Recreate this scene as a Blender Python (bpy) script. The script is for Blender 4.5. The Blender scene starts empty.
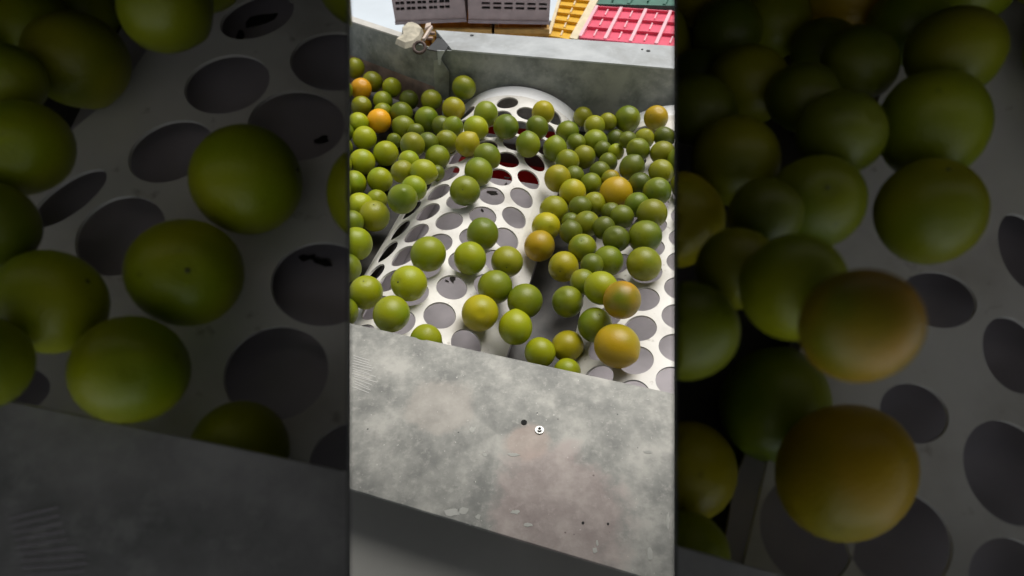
import bpy, bmesh, math, random
from mathutils import Vector, Matrix
random.seed(7)
scn = bpy.context.scene
C = bpy.data.collections.new('place'); scn.collection.children.link(C)

# ------------------------------------------------------------------ camera
F = 620.0; CXP, CYP = 512.0, 288.0
CAM = Vector((0, 0, 1.508)); PITCH = math.radians(45)
RT = Vector((1, 0, 0)); FW = Vector((0, math.cos(PITCH), -math.sin(PITCH))); UPV = Vector((0, math.sin(PITCH), math.cos(PITCH)))
cd = bpy.data.cameras.new('camera'); cam = bpy.data.objects.new('camera', cd); C.objects.link(cam)
cd.sensor_width = 36; cd.lens = F/1024*36; cd.clip_start = 0.01; cd.clip_end = 200
cam.location = CAM; cam.rotation_euler = (math.radians(90)-PITCH, 0, 0)
cd.dof.use_dof = True; cd.dof.focus_distance = 0.80; cd.dof.aperture_fstop = 9.0
scn.camera = cam
vs = scn.view_settings
vs.view_transform = 'Standard'; vs.look = 'None'; vs.gamma = 1; vs.use_curve_mapping = False; vs.exposure = 0.0

def ray(px, py): return RT*((px-CXP)/F) - UPV*((py-CYP)/F) + FW
def at(px, py, z):                       # ground-plan survey: a pixel read off the photo onto a level surface
    d = ray(px, py); t = (z-CAM.z)/d.z; return CAM + d*t
def aty(px, py, y):
    d = ray(px, py); t = (y-CAM.y)/d.y; return CAM + d*t

# ------------------------------------------------------------------ materials
def newmat(name):
    m = bpy.data.materials.new(name); m.use_nodes = True
    nt = m.node_tree; b = nt.nodes['Principled BSDF']; return m, nt, b
def N(nt, kind, **kw):
    n = nt.nodes.new(kind)
    for k, v in kw.items():
        if k in n.inputs.keys(): n.inputs[k].default_value = v
        else: setattr(n, k, v)
    return n
def ramp(nt, src, stops):
    r = nt.nodes.new('ShaderNodeValToRGB'); e = r.color_ramp.elements
    while len(e) < len(stops): e.new(0.5)
    for el, (p, c) in zip(e, stops): el.position = p; el.color = (*c, 1) if len(c) == 3 else c
    nt.links.new(src, r.inputs['Fac']); return r
def mix(nt, fac, a, b):
    m = nt.nodes.new('ShaderNodeMix'); m.data_type = 'RGBA'
    L = nt.links
    for s, i in ((fac, 0), (a, 6), (b, 7)):
        if hasattr(s, 'is_output'): L.new(s, m.inputs[i])
        elif i == 0: m.inputs[0].default_value = s
        else: m.inputs[i].default_value = (*s, 1)
    return m.outputs[2]
def bump(nt, b, src, strength, dist):
    bp = N(nt, 'ShaderNodeBump', Strength=strength, Distance=dist)
    nt.links.new(src, bp.inputs['Height']); nt.links.new(bp.outputs['Normal'], b.inputs['Normal'])

def plain(name, col, rough=0.6, metal=0.0, var=0.15, scale=30, coords='Object'):
    m, nt, b = newmat(name)
    tc = N(nt, 'ShaderNodeTexCoord'); no = N(nt, 'ShaderNodeTexNoise', Scale=scale, Detail=5.0)
    nt.links.new(tc.outputs[coords], no.inputs['Vector'])
    lo = tuple(c*(1-var) for c in col); hi = tuple(min(1, c*(1+var)) for c in col)
    r = ramp(nt, no.outputs['Fac'], [(0.3, lo), (0.7, hi)])
    nt.links.new(r.outputs['Color'], b.inputs['Base Color'])
    b.inputs['Roughness'].default_value = rough; b.inputs['Metallic'].default_value = metal
    bump(nt, b, no.outputs['Fac'], 0.15, 0.002)
    return m

def lime_mat(name, base, second, amount, rough=0.38):
    m, nt, b = newmat(name); L = nt.links
    tc = N(nt, 'ShaderNodeTexCoord'); oi = N(nt, 'ShaderNodeObjectInfo')
    mul = N(nt, 'ShaderNodeMath', operation='MULTIPLY'); mul.inputs[1].default_value = 37.0
    L.new(oi.outputs['Random'], mul.inputs[0])
    no = N(nt, 'ShaderNodeTexNoise', noise_dimensions='4D', Scale=22.0, Detail=1.5)
    L.new(tc.outputs['Object'], no.inputs['Vector']); L.new(mul.outputs[0], no.inputs['W'])
    lo = 0.62-amount*0.5
    r = ramp(nt, no.outputs['Fac'], [(max(0, lo-0.12), (0, 0, 0)), (min(1, lo+0.16), (1, 1, 1))])
    c = mix(nt, r.outputs['Color'], base, second)
    hs = N(nt, 'ShaderNodeHueSaturation')
    mr = N(nt, 'ShaderNodeMapRange'); mr.inputs['To Min'].default_value = 0.82; mr.inputs['To Max'].default_value = 1.18
    L.new(oi.outputs['Random'], mr.inputs['Value']); L.new(mr.outputs[0], hs.inputs['Value']); L.new(c, hs.inputs['Color'])
    # small pale and dark rind spots
    n2 = N(nt, 'ShaderNodeTexNoise', Scale=150.0, Detail=2.0); L.new(tc.outputs['Object'], n2.inputs['Vector'])
    r2 = ramp(nt, n2.outputs['Fac'], [(0.68, (0, 0, 0)), (0.8, (0.35, 0.35, 0.35))])
    c2 = mix(nt, r2.outputs['Color'], (0, 0, 0), tuple(x*0.35 for x in base)); L.new(hs.outputs['Color'], c2.node.inputs[6])
    L.new(c2, b.inputs['Base Color'])
    b.inputs['Roughness'].default_value = rough; b.inputs['Specular IOR Level'].default_value = 0.45
    vo = N(nt, 'ShaderNodeTexVoronoi', Scale=750.0); L.new(tc.outputs['Object'], vo.inputs['Vector'])
    bump(nt, b, vo.outputs['Distance'], 0.22, 0.0006)
    return m
LM = {
 'g': lime_mat('lime_green_rind', (.118, .170, .005), (.22, .25, .006), .35),
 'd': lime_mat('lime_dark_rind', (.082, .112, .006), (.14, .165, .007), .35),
 'b': lime_mat('lime_bright_rind', (.205, .29, .004), (.31, .335, .004), .5),
 'v': lime_mat('lime_olive_rind', (.135, .185, .006), (.26, .26, .007), .5),
 'y': lime_mat('lime_yellow_rind', (.21, .255, .006), (.40, .34, .006), .6),
 'o': lime_mat('lime_orange_rind', (.40, .28, .006), (.72, .34, .006), .65),
}
CN = {'g': 'green', 'd': 'dark green', 'b': 'bright yellow-green', 'v': 'olive green', 'y': 'yellowish', 'o': 'orange-tinged'}
SCAR = plain('stem_scar_brown', (.10, .11, .03), .8, scale=300)

def steel(name, base=(.27, .28, .265), pale=(.44, .44, .42), dark=(.17, .175, .165), rough=.5, stain=None, specks=True, scale=9.0):
    m, nt, b = newmat(name); L = nt.links
    tc = N(nt, 'ShaderNodeTexCoord')
    n1 = N(nt, 'ShaderNodeTexNoise', Scale=scale, Detail=7.0, Roughness=.62); L.new(tc.outputs['Object'], n1.inputs['Vector'])
    r1 = ramp(nt, n1.outputs['Fac'], [(.37, dark), (.5, base), (.64, pale)])
    col = r1.outputs['Color']
    n2 = N(nt, 'ShaderNodeTexNoise', Scale=scale*5.5, Detail=8.0, Roughness=.7); L.new(tc.outputs['Object'], n2.inputs['Vector'])
    r2 = ramp(nt, n2.outputs['Fac'], [(.52, (0, 0, 0)), (.66, (.55, .55, .55))])
    col = mix(nt, r2.outputs['Color'], col, pale)
    n3 = N(nt, 'ShaderNodeTexNoise', Scale=scale*2.2, Detail=6.0); L.new(tc.outputs['Object'], n3.inputs['Vector'])
    r3 = ramp(nt, n3.outputs['Fac'], [(.3, (.6, .6, .6)), (.44, (0, 0, 0))])
    col = mix(nt, r3.outputs['Color'], col, dark)
    if specks:
        n4 = N(nt, 'ShaderNodeTexNoise', Scale=scale*14, Detail=3.0); L.new(tc.outputs['Object'], n4.inputs['Vector'])
        r4 = ramp(nt, n4.outputs['Fac'], [(.70, (0, 0, 0)), (.74, (1, 1, 1))])
        col = mix(nt, r4.outputs['Color'], col, (.62, .60, .56))
        v = N(nt, 'ShaderNodeTexVoronoi', Scale=scale*2.3); L.new(tc.outputs['Object'], v.inputs['Vector'])
        r5 = ramp(nt, v.outputs['Distance'], [(.035, (1, 1, 1)), (.05, (0, 0, 0))])
        col = mix(nt, r5.outputs['Color'], col, (.05, .05, .05))
    for (cx, cy, cz, rad, sc, am) in (stain or []):
        mp = N(nt, 'ShaderNodeVectorMath', operation='DISTANCE'); L.new(tc.outputs['Object'], mp.inputs[0]); mp.inputs[1].default_value = (cx, cy, cz)
        ad = N(nt, 'ShaderNodeMath', operation='MULTIPLY_ADD'); L.new(n1.outputs['Fac'], ad.inputs[0]); ad.inputs[1].default_value = -rad*2.6; L.new(mp.outputs['Value'], ad.inputs[2])
        rr = ramp(nt, ad.outputs[0], [(0.0, (am, am, am)), (rad*.45, (0, 0, 0))])
        col = mix(nt, rr.outputs['Color'], col, sc)
    L.new(col, b.inputs['Base Color'])
    b.inputs['Roughness'].default_value = rough; b.inputs['Metallic'].default_value = 0.15
    bump(nt, b, n2.outputs['Fac'], .25, .0012)
    return m

m_white, nt, b = newmat('white_plastic_sheet')
tc = N(nt, 'ShaderNodeTexCoord'); n1 = N(nt, 'ShaderNodeTexNoise', Scale=16.0, Detail=6.0); nt.links.new(tc.outputs['Object'], n1.inputs['Vector'])
r1 = ramp(nt, n1.outputs['Fac'], [(.30, (.52, .49, .44)), (.48, (.72, .695, .65)), (.7, (.80, .775, .73))])
n2 = N(nt, 'ShaderNodeTexNoise', Scale=90.0, Detail=4.0); nt.links.new(tc.outputs['Object'], n2.inputs['Vector'])
r2 = ramp(nt, n2.outputs['Fac'], [(.64, (0, 0, 0)), (.74, (.6, .6, .6))])
nt.links.new(mix(nt, r2.outputs['Color'], r1.outputs['Color'], (.33, .29, .24)), b.inputs['Base Color']); b.inputs['Roughness'].default_value = .42

m_rim = plain('lit_white_rim', (.90, .90, .90), .35, 0, .04, 20)  # whiter than the bed sheet, standing in for light on the rim
m_pan = plain('grey_chute_sheet', (.42, .385, .41), .45, .1, .25, 12)
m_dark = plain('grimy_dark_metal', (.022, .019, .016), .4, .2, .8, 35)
m_rust = plain('rust_brown_edge', (.26, .18, .14), .8, 0, .45, 28)
m_wall = steel('green_grey_painted_sheet', (.235, .25, .23), (.36, .365, .335), (.14, .15, .14), .55, specks=False, scale=15)
m_flange = steel('pale_zinc_flange', (.42, .44, .45), (.52, .54, .55), (.34, .35, .35), .45, specks=False, scale=8)
m_beige = plain('beige_flaking_paint', (.46, .42, .33), .85, 0, .3, 60)
m_gapdark = plain('dark_sheet_gap', (.04, .042, .045), .6, .2, .3, 40)
m_mauve = plain('greyed_mauve_crate', (.47, .385, .37), .6, 0, .12, 30)
m_amber = plain('amber_crate', (.46, .24, .035), .55, 0, .35, 25)
m_yel = plain('yellow_crate', (.72, .42, .02), .45, 0, .18, 30)
m_cream = plain('cream_crate_rim', (.72, .62, .42), .55, 0, .1, 30)
m_pink = plain('pink_red_crate', (.74, .09, .16), .45, 0, .18, 25)
m_pinkrib = plain('pale_pink_rib', (.86, .50, .56), .45, 0, .1, 25)
m_red = plain('red_crate', (.42, .03, .03), .5, 0, .2, 25)
m_teal = plain('teal_crate', (.045, .16, .115), .5, 0, .25, 25)
m_floor = plain('pale_concrete', (.60, .66, .72), .7, 0, .06, 3)
m_apron = plain('grey_apron_paint', (.37, .365, .34), .5, .1, .15, 6)
m_traysteel = steel('tray_ledge_steel', (.30, .29, .28), (.42, .41, .39), (.2, .2, .19), .5, specks=False, scale=14)
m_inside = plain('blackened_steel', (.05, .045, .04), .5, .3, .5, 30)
m_blocker = plain('dark_blocker_sheet', (.03, .03, .03), .8, 0, .2, 5)
m_chrome = plain('bright_screw_steel', (.50, .50, .48), .35, .7, .1, 50)
m_black = plain('black_hole_shade', (.012, .012, .012), .9, 0, .2, 50)  # flat black standing in for the shade inside small holes

# ------------------------------------------------------------------ helpers
def obj(name, bm, mat, parent=None, smooth=False):
    me = bpy.data.meshes.new(name); bmesh.ops.recalc_face_normals(bm, faces=bm.faces); bm.to_mesh(me); bm.free()
    me.materials.append(mat)
    if smooth:
        for p in me.polygons: p.use_smooth = True
    o = bpy.data.objects.new(name, me); C.objects.link(o)
    if parent: o.parent = parent
    return o
def tag(o, label, cat, group=None):
    o['label'] = label; o['category'] = cat
    if group: o['group'] = group
    return o
def empty(name, loc=(0, 0, 0)):
    o = bpy.data.objects.new(name, None); o.empty_display_size = .02; C.objects.link(o); o.location = loc; return o
def slab(bm, pts, thick):                # polygon (Vectors) thickened along thick (Vector)
    a = [bm.verts.new(p) for p in pts]; b = [bm.verts.new(Vector(p)+thick) for p in pts]
    n = len(pts); bm.faces.new(a); bm.faces.new(b[::-1])
    for i in range(n): bm.faces.new((a[i], a[(i+1) % n], b[(i+1) % n], b[i]))
def box(bm, lo, hi):
    lo = Vector(lo); hi = Vector(hi)
    slab(bm, [Vector((lo.x, lo.y, lo.z)), Vector((hi.x, lo.y, lo.z)), Vector((hi.x, hi.y, lo.z)), Vector((lo.x, hi.y, lo.z))], Vector((0, 0, hi.z-lo.z)))
def bevel(o, w=.002, seg=2):
    m = o.modifiers.new('bevel', 'BEVEL'); m.width = w; m.segments = seg; m.limit_method = 'ANGLE'; return o
def perforated(name, outline, holes, thick, M, mat, parent=None, nseg=36):
    """flat sheet from a 2-D outline and ellipses (x, y, rx, ry, rot) or slots; M places it"""
    cu = bpy.data.curves.new(name+'_outline', 'CURVE'); cu.dimensions = '2D'; cu.fill_mode = 'BOTH'; cu.extrude = thick/2
    def poly(pts):
        s = cu.splines.new('POLY'); s.points.add(len(pts)-1)
        for p, q in zip(s.points, pts): p.co = (q[0], q[1], 0, 1)
        s.use_cyclic_u = True
    poly(outline)
    for h in holes:
        if len(h) == 4: x0, y0, x1, y1 = h; poly([(x0, y0), (x1, y0), (x1, y1), (x0, y1)])
        else:
            x, y, rx, ry, rot = h; c, s_ = math.cos(rot), math.sin(rot)
            poly([(x+c*rx*math.cos(a)-s_*ry*math.sin(a), y+s_*rx*math.cos(a)+c*ry*math.sin(a)) for a in (2*math.pi*k/nseg for k in range(nseg))])
    tmp = bpy.data.objects.new(name+'_outline', cu); C.objects.link(tmp)
    dg = bpy.context.evaluated_depsgraph_get(); me = bpy.data.meshes.new_from_object(tmp.evaluated_get(dg))
    bpy.data.objects.remove(tmp); bpy.data.curves.remove(cu)
    me.name = name; me.transform(M); me.materials.clear(); me.materials.append(mat)
    o = bpy.data.objects.new(name, me); C.objects.link(o)
    if parent: o.parent = parent
    return o

# ------------------------------------------------------------------ the grading machine: two arched perforated beds
ZT = 0.90; RD = 0.165; HALF = .125; HL = .145
pn = at(407, 330, ZT); pf = at(522, 88, ZT)
AX = Vector((pf.x-pn.x, pf.y-pn.y, 0)).normalized(); TR = Vector((AX.y, -AX.x, 0))
O1 = Vector((pf.x, pf.y, ZT)); SP = .335; O2 = O1 + TR*SP
FLOORZ = .812
def wcoord(p): return (p-O1).dot(TR), (p-O1).dot(AX)
def surf(p):
    w, u = wcoord(p)
    for c in (0, SP):
        if -(HL if c == 0 else HALF) < w-c < HALF: return ZT-RD+math.sqrt(RD*RD-(w-c)**2)
    return FLOORZ

PU, PV = .0545, .0475
def surf_uv(px, py, O, c):
    d = ray(px, py); lo, hi = .3, 2.5
    for _ in range(50):
        t = (lo+hi)/2; p = CAM+d*t
        if p.z > ZT-RD and math.hypot((p-O).dot(TR), p.z-(ZT-RD)) > RD: lo = t
        else: hi = t
    return (p-O).dot(AX), RD*math.asin(max(-1, min(1, (p-O).dot(TR)/RD)))
def arched_bed(name, O, length, label, phase, hl):
    root = empty(name, O + Vector((0, 0, -.07)))
    tag(root, label, 'sorting bed', None)
    bm = bmesh.new(); th = .003; inv = -root.location
    amax = math.asin(HALF/RD)
    def P(u, v, d=0.0):                 # u back along the axis from the rim, v arc length
        a = v/RD; r = RD-d
        return O + AX*u + TR*(r*math.sin(a)) + Vector((0, 0, r*math.cos(a)-RD)) + inv
    rim = .034
    uu, vph = surf_uv(*phase, O, 0); phase = (-rim-PU/2-uu) % PU
    ncol = 7; seg = 28
    def quad_strip(pa, pb):
        for k in range(len(pa)-1):
            bm.faces.new([bm.verts.new(q) for q in (P(*pa[k]), P(*pb[k]), P(*pb[k+1]), P(*pa[k+1]))])
    amin = -math.asin(hl/RD); vmin, vmax = amin*RD, amax*RD
    u1 = -rim; u0 = -length
    vs_ = [vmin] + [vph+(k-ncol/2)*PV for k in range(ncol+1)] + [vmax]
    vs_ = sorted(x for x in vs_ if vmin-1e-6 <= x <= vmax+1e-6)
    rh = .0218
    for k in range(len(vs_)-1):
        va, vb = vs_[k], vs_[k+1]; w = vb-va
        colidx = round((va-vph)/PV+ncol/2)
        if w < PV*.98:                  # plain side margin
            n = 40
            quad_strip([(u1+(u0-u1)*i/n, va) for i in range(n+1)], [(u1+(u0-u1)*i/n, vb) for i in range(n+1)])
            continue
        off = (phase + (PU/2 if (colidx-(ncol-1)//2) % 2 else 0)) % PU
        vc = (va+vb)/2
        starts = []; u = u1-off
        def plainpart(ua, ub):
            m = 6
            quad_strip([(ua, va+w*i/m) for i in range(m+1)], [(ub, va+w*i/m) for i in range(m+1)])
        if off > 1e-4: plainpart(u1, u)
        while u-PU >= u0:
            uc = u-PU/2
            ring = []; outer = []
            for s in range(seg):
                a = 2*math.pi*(s+.5)/seg; c_, s_ = math.cos(a), math.sin(a)
                ring.append((uc+rh*1.06*c_, vc+rh*s_))
                t = min((PU/2)/max(1e-9, abs(c_)), (w/2)/max(1e-9, abs(s_)))
                outer.append((uc+t*c_, vc+t*s_))
            corner = []
            for s in range(seg):
                s2 = (s+1) % seg
                mid = [ring[s], ring[s2], outer[s2]]
                cor = None
                onu = abs(abs(outer[s][0]-uc)-PU/2) < 1e-7; onu2 = abs(abs(outer[s2][0]-uc)-PU/2) < 1e-7
                pts = [ring[s], ring[s2], outer[s2]]
                if onu != onu2:
                    pts.append((uc+math.copysign(PU/2, outer[s][0]-uc), vc+math.copysign(w/2, outer[s][1]-vc)))
                pts.append(outer[s])
                bm.faces.new([bm.verts.new(P(*q)) for q in pts])
            u -= PU
        if u > u0+1e-4: plainpart(u, u0)
    bmesh.ops.remove_doubles(bm, verts=bm.verts, dist=1e-5)
    sh = obj('perforated_sheet', bm, m_white, root)
    sm = sh.modifiers.new('thickness', 'SOLIDIFY'); sm.thickness = th; sm.offset = -1 
    # end rim band with the raised outer edge
    bm = bmesh.new(); n = 40; prof = [(-rim, 0), (-rim, .003), (.006, .004), (.006, .0), (-.002, -.0035), (-rim*.6, -.0005)]
    rings = []
    for i in range(n+1):
        a = amin*1.04+(amax-amin)*1.04*i/n
        rings.append([bm.verts.new(P(u, a*RD, d)) for u, d in prof])
    for i in range(n):
        for j in range(len(prof)):
            j2 = (j+1) % len(prof); bm.faces.new((rings[i][j], rings[i+1][j], rings[i+1][j2], rings[i][j2]))
    bm.faces.new(rings[0]); bm.faces.new(rings[-1][::-1])
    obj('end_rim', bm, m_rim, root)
    return root
LEN = .86
arched_bed('sorting_bed', O1, LEN, 'white arched perforated sorting bed running between the left pile and the right heap', (452, 287), HL)
b2 = arched_bed('sorting_bed', O2, LEN, 'white arched perforated sorting bed at the right edge, beyond the dark trough', (640, 328), HALF)

# pans under the beds, troughs between
pan = empty('chute_pan', (O1.x-.1, O1.y-.5, .79)); tag(pan, 'grey sheet chute pan seen through the holes of the perforated beds', 'chute')
bm = bmesh.new()
def on(O, w, u, z): q = O + TR*w + AX*u; return Vector((q.x, q.y, z)) - pan.location
for c, uend in ((0, -.155), (SP, -.10)):
    slab(bm, [on(O1, c-.152, -LEN, .80), on(O1, c+.138, -LEN, .80), on(O1, c+.138, uend, .78), on(O1, c-.152, uend, .78)], Vector((0, 0, -.003)))
obj('pan_sheet', bm, m_pan, pan)
bm = bmesh.new()
for c in (-.105, .105, SP-.105, SP+.105):
    slab(bm, [on(O1, c-.002, -LEN, .80), on(O1, c+.002, -LEN, .80), on(O1, c+.002, -.02, .79), on(O1, c-.002, -.02, .79)], Vector((0, 0, .03)))
obj('rib', bm, m_pan, pan)
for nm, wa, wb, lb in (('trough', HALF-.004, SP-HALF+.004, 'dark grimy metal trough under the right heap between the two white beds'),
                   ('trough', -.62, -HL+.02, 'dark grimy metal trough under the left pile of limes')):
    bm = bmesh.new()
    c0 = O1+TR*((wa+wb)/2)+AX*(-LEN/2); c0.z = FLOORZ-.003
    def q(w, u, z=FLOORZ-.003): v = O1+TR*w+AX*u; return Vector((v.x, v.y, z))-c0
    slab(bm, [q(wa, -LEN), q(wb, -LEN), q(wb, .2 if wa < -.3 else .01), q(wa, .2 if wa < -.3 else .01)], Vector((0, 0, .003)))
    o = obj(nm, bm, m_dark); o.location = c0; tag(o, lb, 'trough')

# front plate
ZP = .932
A = at(350, 323, ZP); B = at(674, 393.5, ZP); D1 = at(350, 489, ZP); D2 = at(640, 576, ZP)
ed = (B-A).normalized(); fd = (D2-D1).normalized()
A2 = A-ed*.30; B2 = B+ed*.30; E1 = D1-fd*.25; E2 = D1+fd*.75
pc = (A+B+D1+D2)/4
bm = bmesh.new(); slab(bm, [p-pc for p in (A2, B2, E2, E1)], Vector((0, 0, -.003)))
sp_ = at(556, 512, ZP)-pc; sp2 = at(528, 440, ZP)-pc; sp3 = at(440, 405, ZP)-pc
m_plate = steel('galvanised_plate', (.262, .262, .24), (.41, .40, .365), (.165, .167, .155), .5,
                stain=[(sp_.x, sp_.y, sp_.z, .042, (.36, .22, .21), .32), (sp2.x, sp2.y, sp2.z, .014, (.42, .31, .26), .5), (sp3.x, sp3.y, sp3.z, .024, (.36, .32, .28), .45)], scale=19)
plate = empty('steel_plate', pc); tag(plate, 'mottled galvanised steel plate spanning the front of the machine', 'metal plate')
bevel(obj('sheet', bm, m_plate, plate), .0006, 1)
# screw and drilled holes
p = at(539.5, 430.5, ZP)-pc
bm = bmesh.new(); bmesh.ops.create_cone(bm, segments=24, cap_ends=True, radius1=.0050, radius2=.0046, depth=.0015, matrix=Matrix.Translation(p+Vector((0, 0, .0008))))
bmesh.ops.create_cone(bm, segments=6, cap_ends=True, radius1=.0028, radius2=.0026, depth=.003, matrix=Matrix.Translation(p+Vector((0, 0, .0025))))
scw = obj('screw', bm, m_chrome, plate)
bm = bmesh.new(); bmesh.ops.create_cone(bm, segments=6, cap_ends=True, radius1=.0019, radius2=.0019, depth=.0006, matrix=Matrix.Translation(p+Vector((0, 0, .0040))))
obj('socket', bm, m_black, scw)
for (x, y, r) in ((524, 422.5, .0033), (583, 523, .0013), (608, 524, .0011)):
    p = at(x, y, ZP)-pc; bm = bmesh.new(); bmesh.ops.create_cone(bm, segments=20, cap_ends=True, radius1=r, radius2=r, depth=.0008, matrix=Matrix.Translation(p+Vector((0, 0, .0002))))
    obj('drilled_hole', bm, m_black, plate)
# scraped comb of parallel scratches near the left, pale paint chips
bm = bmesh.new()
for k in range(13):
    a = at(352+random.uniform(0, 3), 356+k*2.6, ZP)-pc; b_ = at(371+random.uniform(-3, 6), 361+k*2.7, ZP)-pc
    slab(bm, [a, b_, b_+Vector((0, .0011, 0)), a+Vector((0, .0011, 0))], Vector((0, 0, .0003)))
obj('scratch_marks', bm, plain('scratch_pale', (.47, .46, .44), .5, .1), plate)
m_chip = plain('pale_chip', (.50, .50, .46), .7, 0)
for (x, y, w, h) in ((452, 512, 9, 5), (463, 511, 6, 4), (515, 512, 5, 2.5), (528, 525, 5, 2), (595, 550, 3, 3), (478, 517, 3, 3), (648, 452, 4, 2.2), (650, 555, 3, 8), (668, 520, 2, 9), (472, 430, 4, 4), (514, 455, 7, 2), (485, 455, 3, 2), (597, 543, 1.5, 3)):
    n = 11; pts = []
    for i in range(n):
        a = 2*math.pi*i/n; k = random.uniform(.6, 1.15)
        pts.append(at(x+w*k*math.cos(a), y+h*k*math.sin(a), ZP)-pc)
    bm = bmesh.new(); slab(bm, pts, Vector((0, 0, .0003))); obj('paint_chip', bm, m_chip, plate)
# apron below
bm = bmesh.new(); zl = .895
a0 = Vector((E1.x, E1.y+.03, zl)); a1 = Vector((E2.x, E2.y+.03, zl)); a2 = Vector((E2.x, E2.y-.42, zl-.10)); a3 = Vector((E1.x, E1.y-.42, zl-.10))
ac = (a0+a1+a2+a3)/4; slab(bm, [v-ac for v in (a0, a1, a2, a3)], Vector((0, 0, -.004)))
slab(bm, [v-ac for v in (a3, a2, a2+Vector((0, -.02, -.75)), a3+Vector((0, -.02, -.75)))], Vector((0, .004, 0)))
o = obj('machine_apron', bm, m_apron); o.location = ac; tag(o, 'plain grey sheet apron below the front edge of the steel plate', 'machine panel')

# back wall with pale folded flange
ZW = .961
w0 = at(440, 50, ZW); w1 = at(674, 70, ZW); wd = (w1-w0).normalized(); w1 = w1+wd*.30
f0 = at(436, 31.5, ZW); f1 = at(674, 47.5, ZW); f1 = f1+(f1-f0).normalized()*.30; f0b = at(452, 51, ZW)
wc = (w0+w1)/2
bw = empty('end_panel', wc); tag(bw, 'grey-green sheet end panel with a pale folded top flange, behind the beds', 'machine panel')
bm = bmesh.new(); slab(bm, [w0-wc, w1-wc, w1-wc+Vector((0, 0, -.16)), w0-wc+Vector((0, 0, -.16))], Vector((0, .004, 0)))
obj('panel_sheet', bm, m_wall, bw)
bm = bmesh.new()
slab(bm, [v-wc for v in (f0b, w1, f1, f0)], Vector((0, 0, .003)))
slab(bm, [v-wc for v in (f0, f1, f1+Vector((0, .003, 0)), f0+Vector((0, .003, 0)))], Vector((0, 0, -.05)))
obj('top_flange', bm, m_flange, bw)
bm = bmesh.new()
for (x, y, r) in ((642, 51, .0022), (648, 52.5, .0042), (472, 37, .004)):
    bm = bmesh.new(); bmesh.ops.create_cone(bm, segments=14, cap_ends=True, radius1=r, radius2=r, depth=.001, matrix=Matrix.Translation(at(x, y, ZW)-wc+Vector((0, 0, .0035))))
    obj('rivet_hole', bm, m_gapdark, bw)
# left angled panel
l0 = at(440, 51, ZW); l1 = at(345, 20.5, ZW); ld = (l1-l0).normalized(); l1 = l1+ld*.35; lc = (l0+l1)/2
lw = empty('side_panel', lc); tag(lw, 'grey-green angled side panel with rusty lower lip behind the left pile', 'machine panel')
bm = bmesh.new(); slab(bm, [l0-lc, l1-lc, l1-lc+Vector((0, 0, -.07)), l0-lc+Vector((0, 0, -.085))], Vector((0, .004, 0)))
obj('panel_sheet', bm, m_wall, lw)
bm = bmesh.new(); nrm = Vector((-ld.y, ld.x, 0)); nrm = nrm if nrm.y > 0 else -nrm
slab(bm, [l0-lc+ld*.10, l1-lc, l1-lc+nrm*.026, l0-lc+ld*.10+nrm*.018], Vector((0, 0, .003)))
obj('top_flange', bm, plain('worn_cream_flange', (.55, .53, .49), .6, 0, .15, 30), lw)
bm = bmesh.new()
slab(bm, [l0-lc+Vector((0, 0, -.085)), l1-lc+Vector((0, 0, -.07)), l1-lc+Vector((0, 0, -.14))-nrm*.02, l0-lc+Vector((0, 0, -.14))-nrm*.012], Vector((0, .003, 0)))
obj('rusty_lip', bm, m_rust, lw)
# corner post and lap
cp = at(440, 52, ZW)
cr = empty('corner_joint', cp); tag(cr, 'corner joint with a dark shaded gap and a pale highlight between side and end panels', 'bracket')
bm = bmesh.new()
q = [at(x, y, ZW+.001)-cp for x, y in ((434, 43), (437, 39), (444, 40), (452, 41), (446, 51), (438, 52), (427, 50))]
slab(bm, q, Vector((0, 0, .002)))
obj('gap_shade', bm, m_gapdark, cr)  # dark plate standing in for the shaded gap at the corner
bm = bmesh.new()
yy = cp.y-.003
q = [aty(x, y, yy)-cp for x, y in ((433.5, 60), (441, 60), (449, 72), (449, 100), (435, 100))]
slab(bm, q, Vector((0, .002, 0)))
obj('overlap_strip', bm, steel('scuffed_overlap', (.25, .26, .25), (.34, .35, .33), (.15, .15, .145), .45, specks=False, scale=20), cr)
bm = bmesh.new()
q = [aty(x, y, yy-.004)-cp for x, y in ((437, 50.5), (445, 51), (441.5, 57), (440.5, 65), (438.5, 65))]
slab(bm, q, Vector((0, .002, 0)))
obj('highlight_piece', bm, m_flange, cr)  # pale piece drawn in place of a highlight on the corner
# hinge bracket with beige flaking lump and ring
hb = at(412, 38, ZW)
hr = empty('hinge_bracket', hb); tag(hr, 'beige flaking bracket with a rusty ring on top of the angled side panel', 'bracket')
def blob(bm, pts, z, h):
    n = len(pts); base = [at(x, y, z)-hb for x, y in pts]; c = sum(base, Vector())/n
    b0 = [bm.verts.new(p) for p in base]; b1 = [bm.verts.new(c+(p-c)*.86+Vector((0, 0, h*random.uniform(.7, 1.1)))) for p in base]
    b2 = [bm.verts.new(c+(p-c)*.45+Vector((0, 0, h*random.uniform(1.0, 1.25)))) for p in base]
    for i in range(n):
        j = (i+1) % n; bm.faces.new((b0[i], b0[j], b1[j], b1[i])); bm.faces.new((b1[i], b1[j], b2[j], b2[i]))
    bm.faces.new(b2); bm.faces.new(b0[::-1])
bm = bmesh.new(); blob(bm, [(395, 44), (403, 40), (402, 33), (408, 27), (413, 26), (420, 29), (424, 33), (421, 40), (414, 47), (405, 49)], ZW+.002, .012)
bevel(obj('flaking_plate', bm, m_beige, hr), .002)
bm = bmesh.new()
bmesh.ops.create_circle(bm, segments=20, radius=.0075)
ringv = list(bm.verts); bm.free(); bm = bmesh.new()
rc = at(419.5, 47.5, ZW+.006)-hb
tilt = Matrix.Rotation(math.radians(40), 4, 'X')
rings = []
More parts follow.
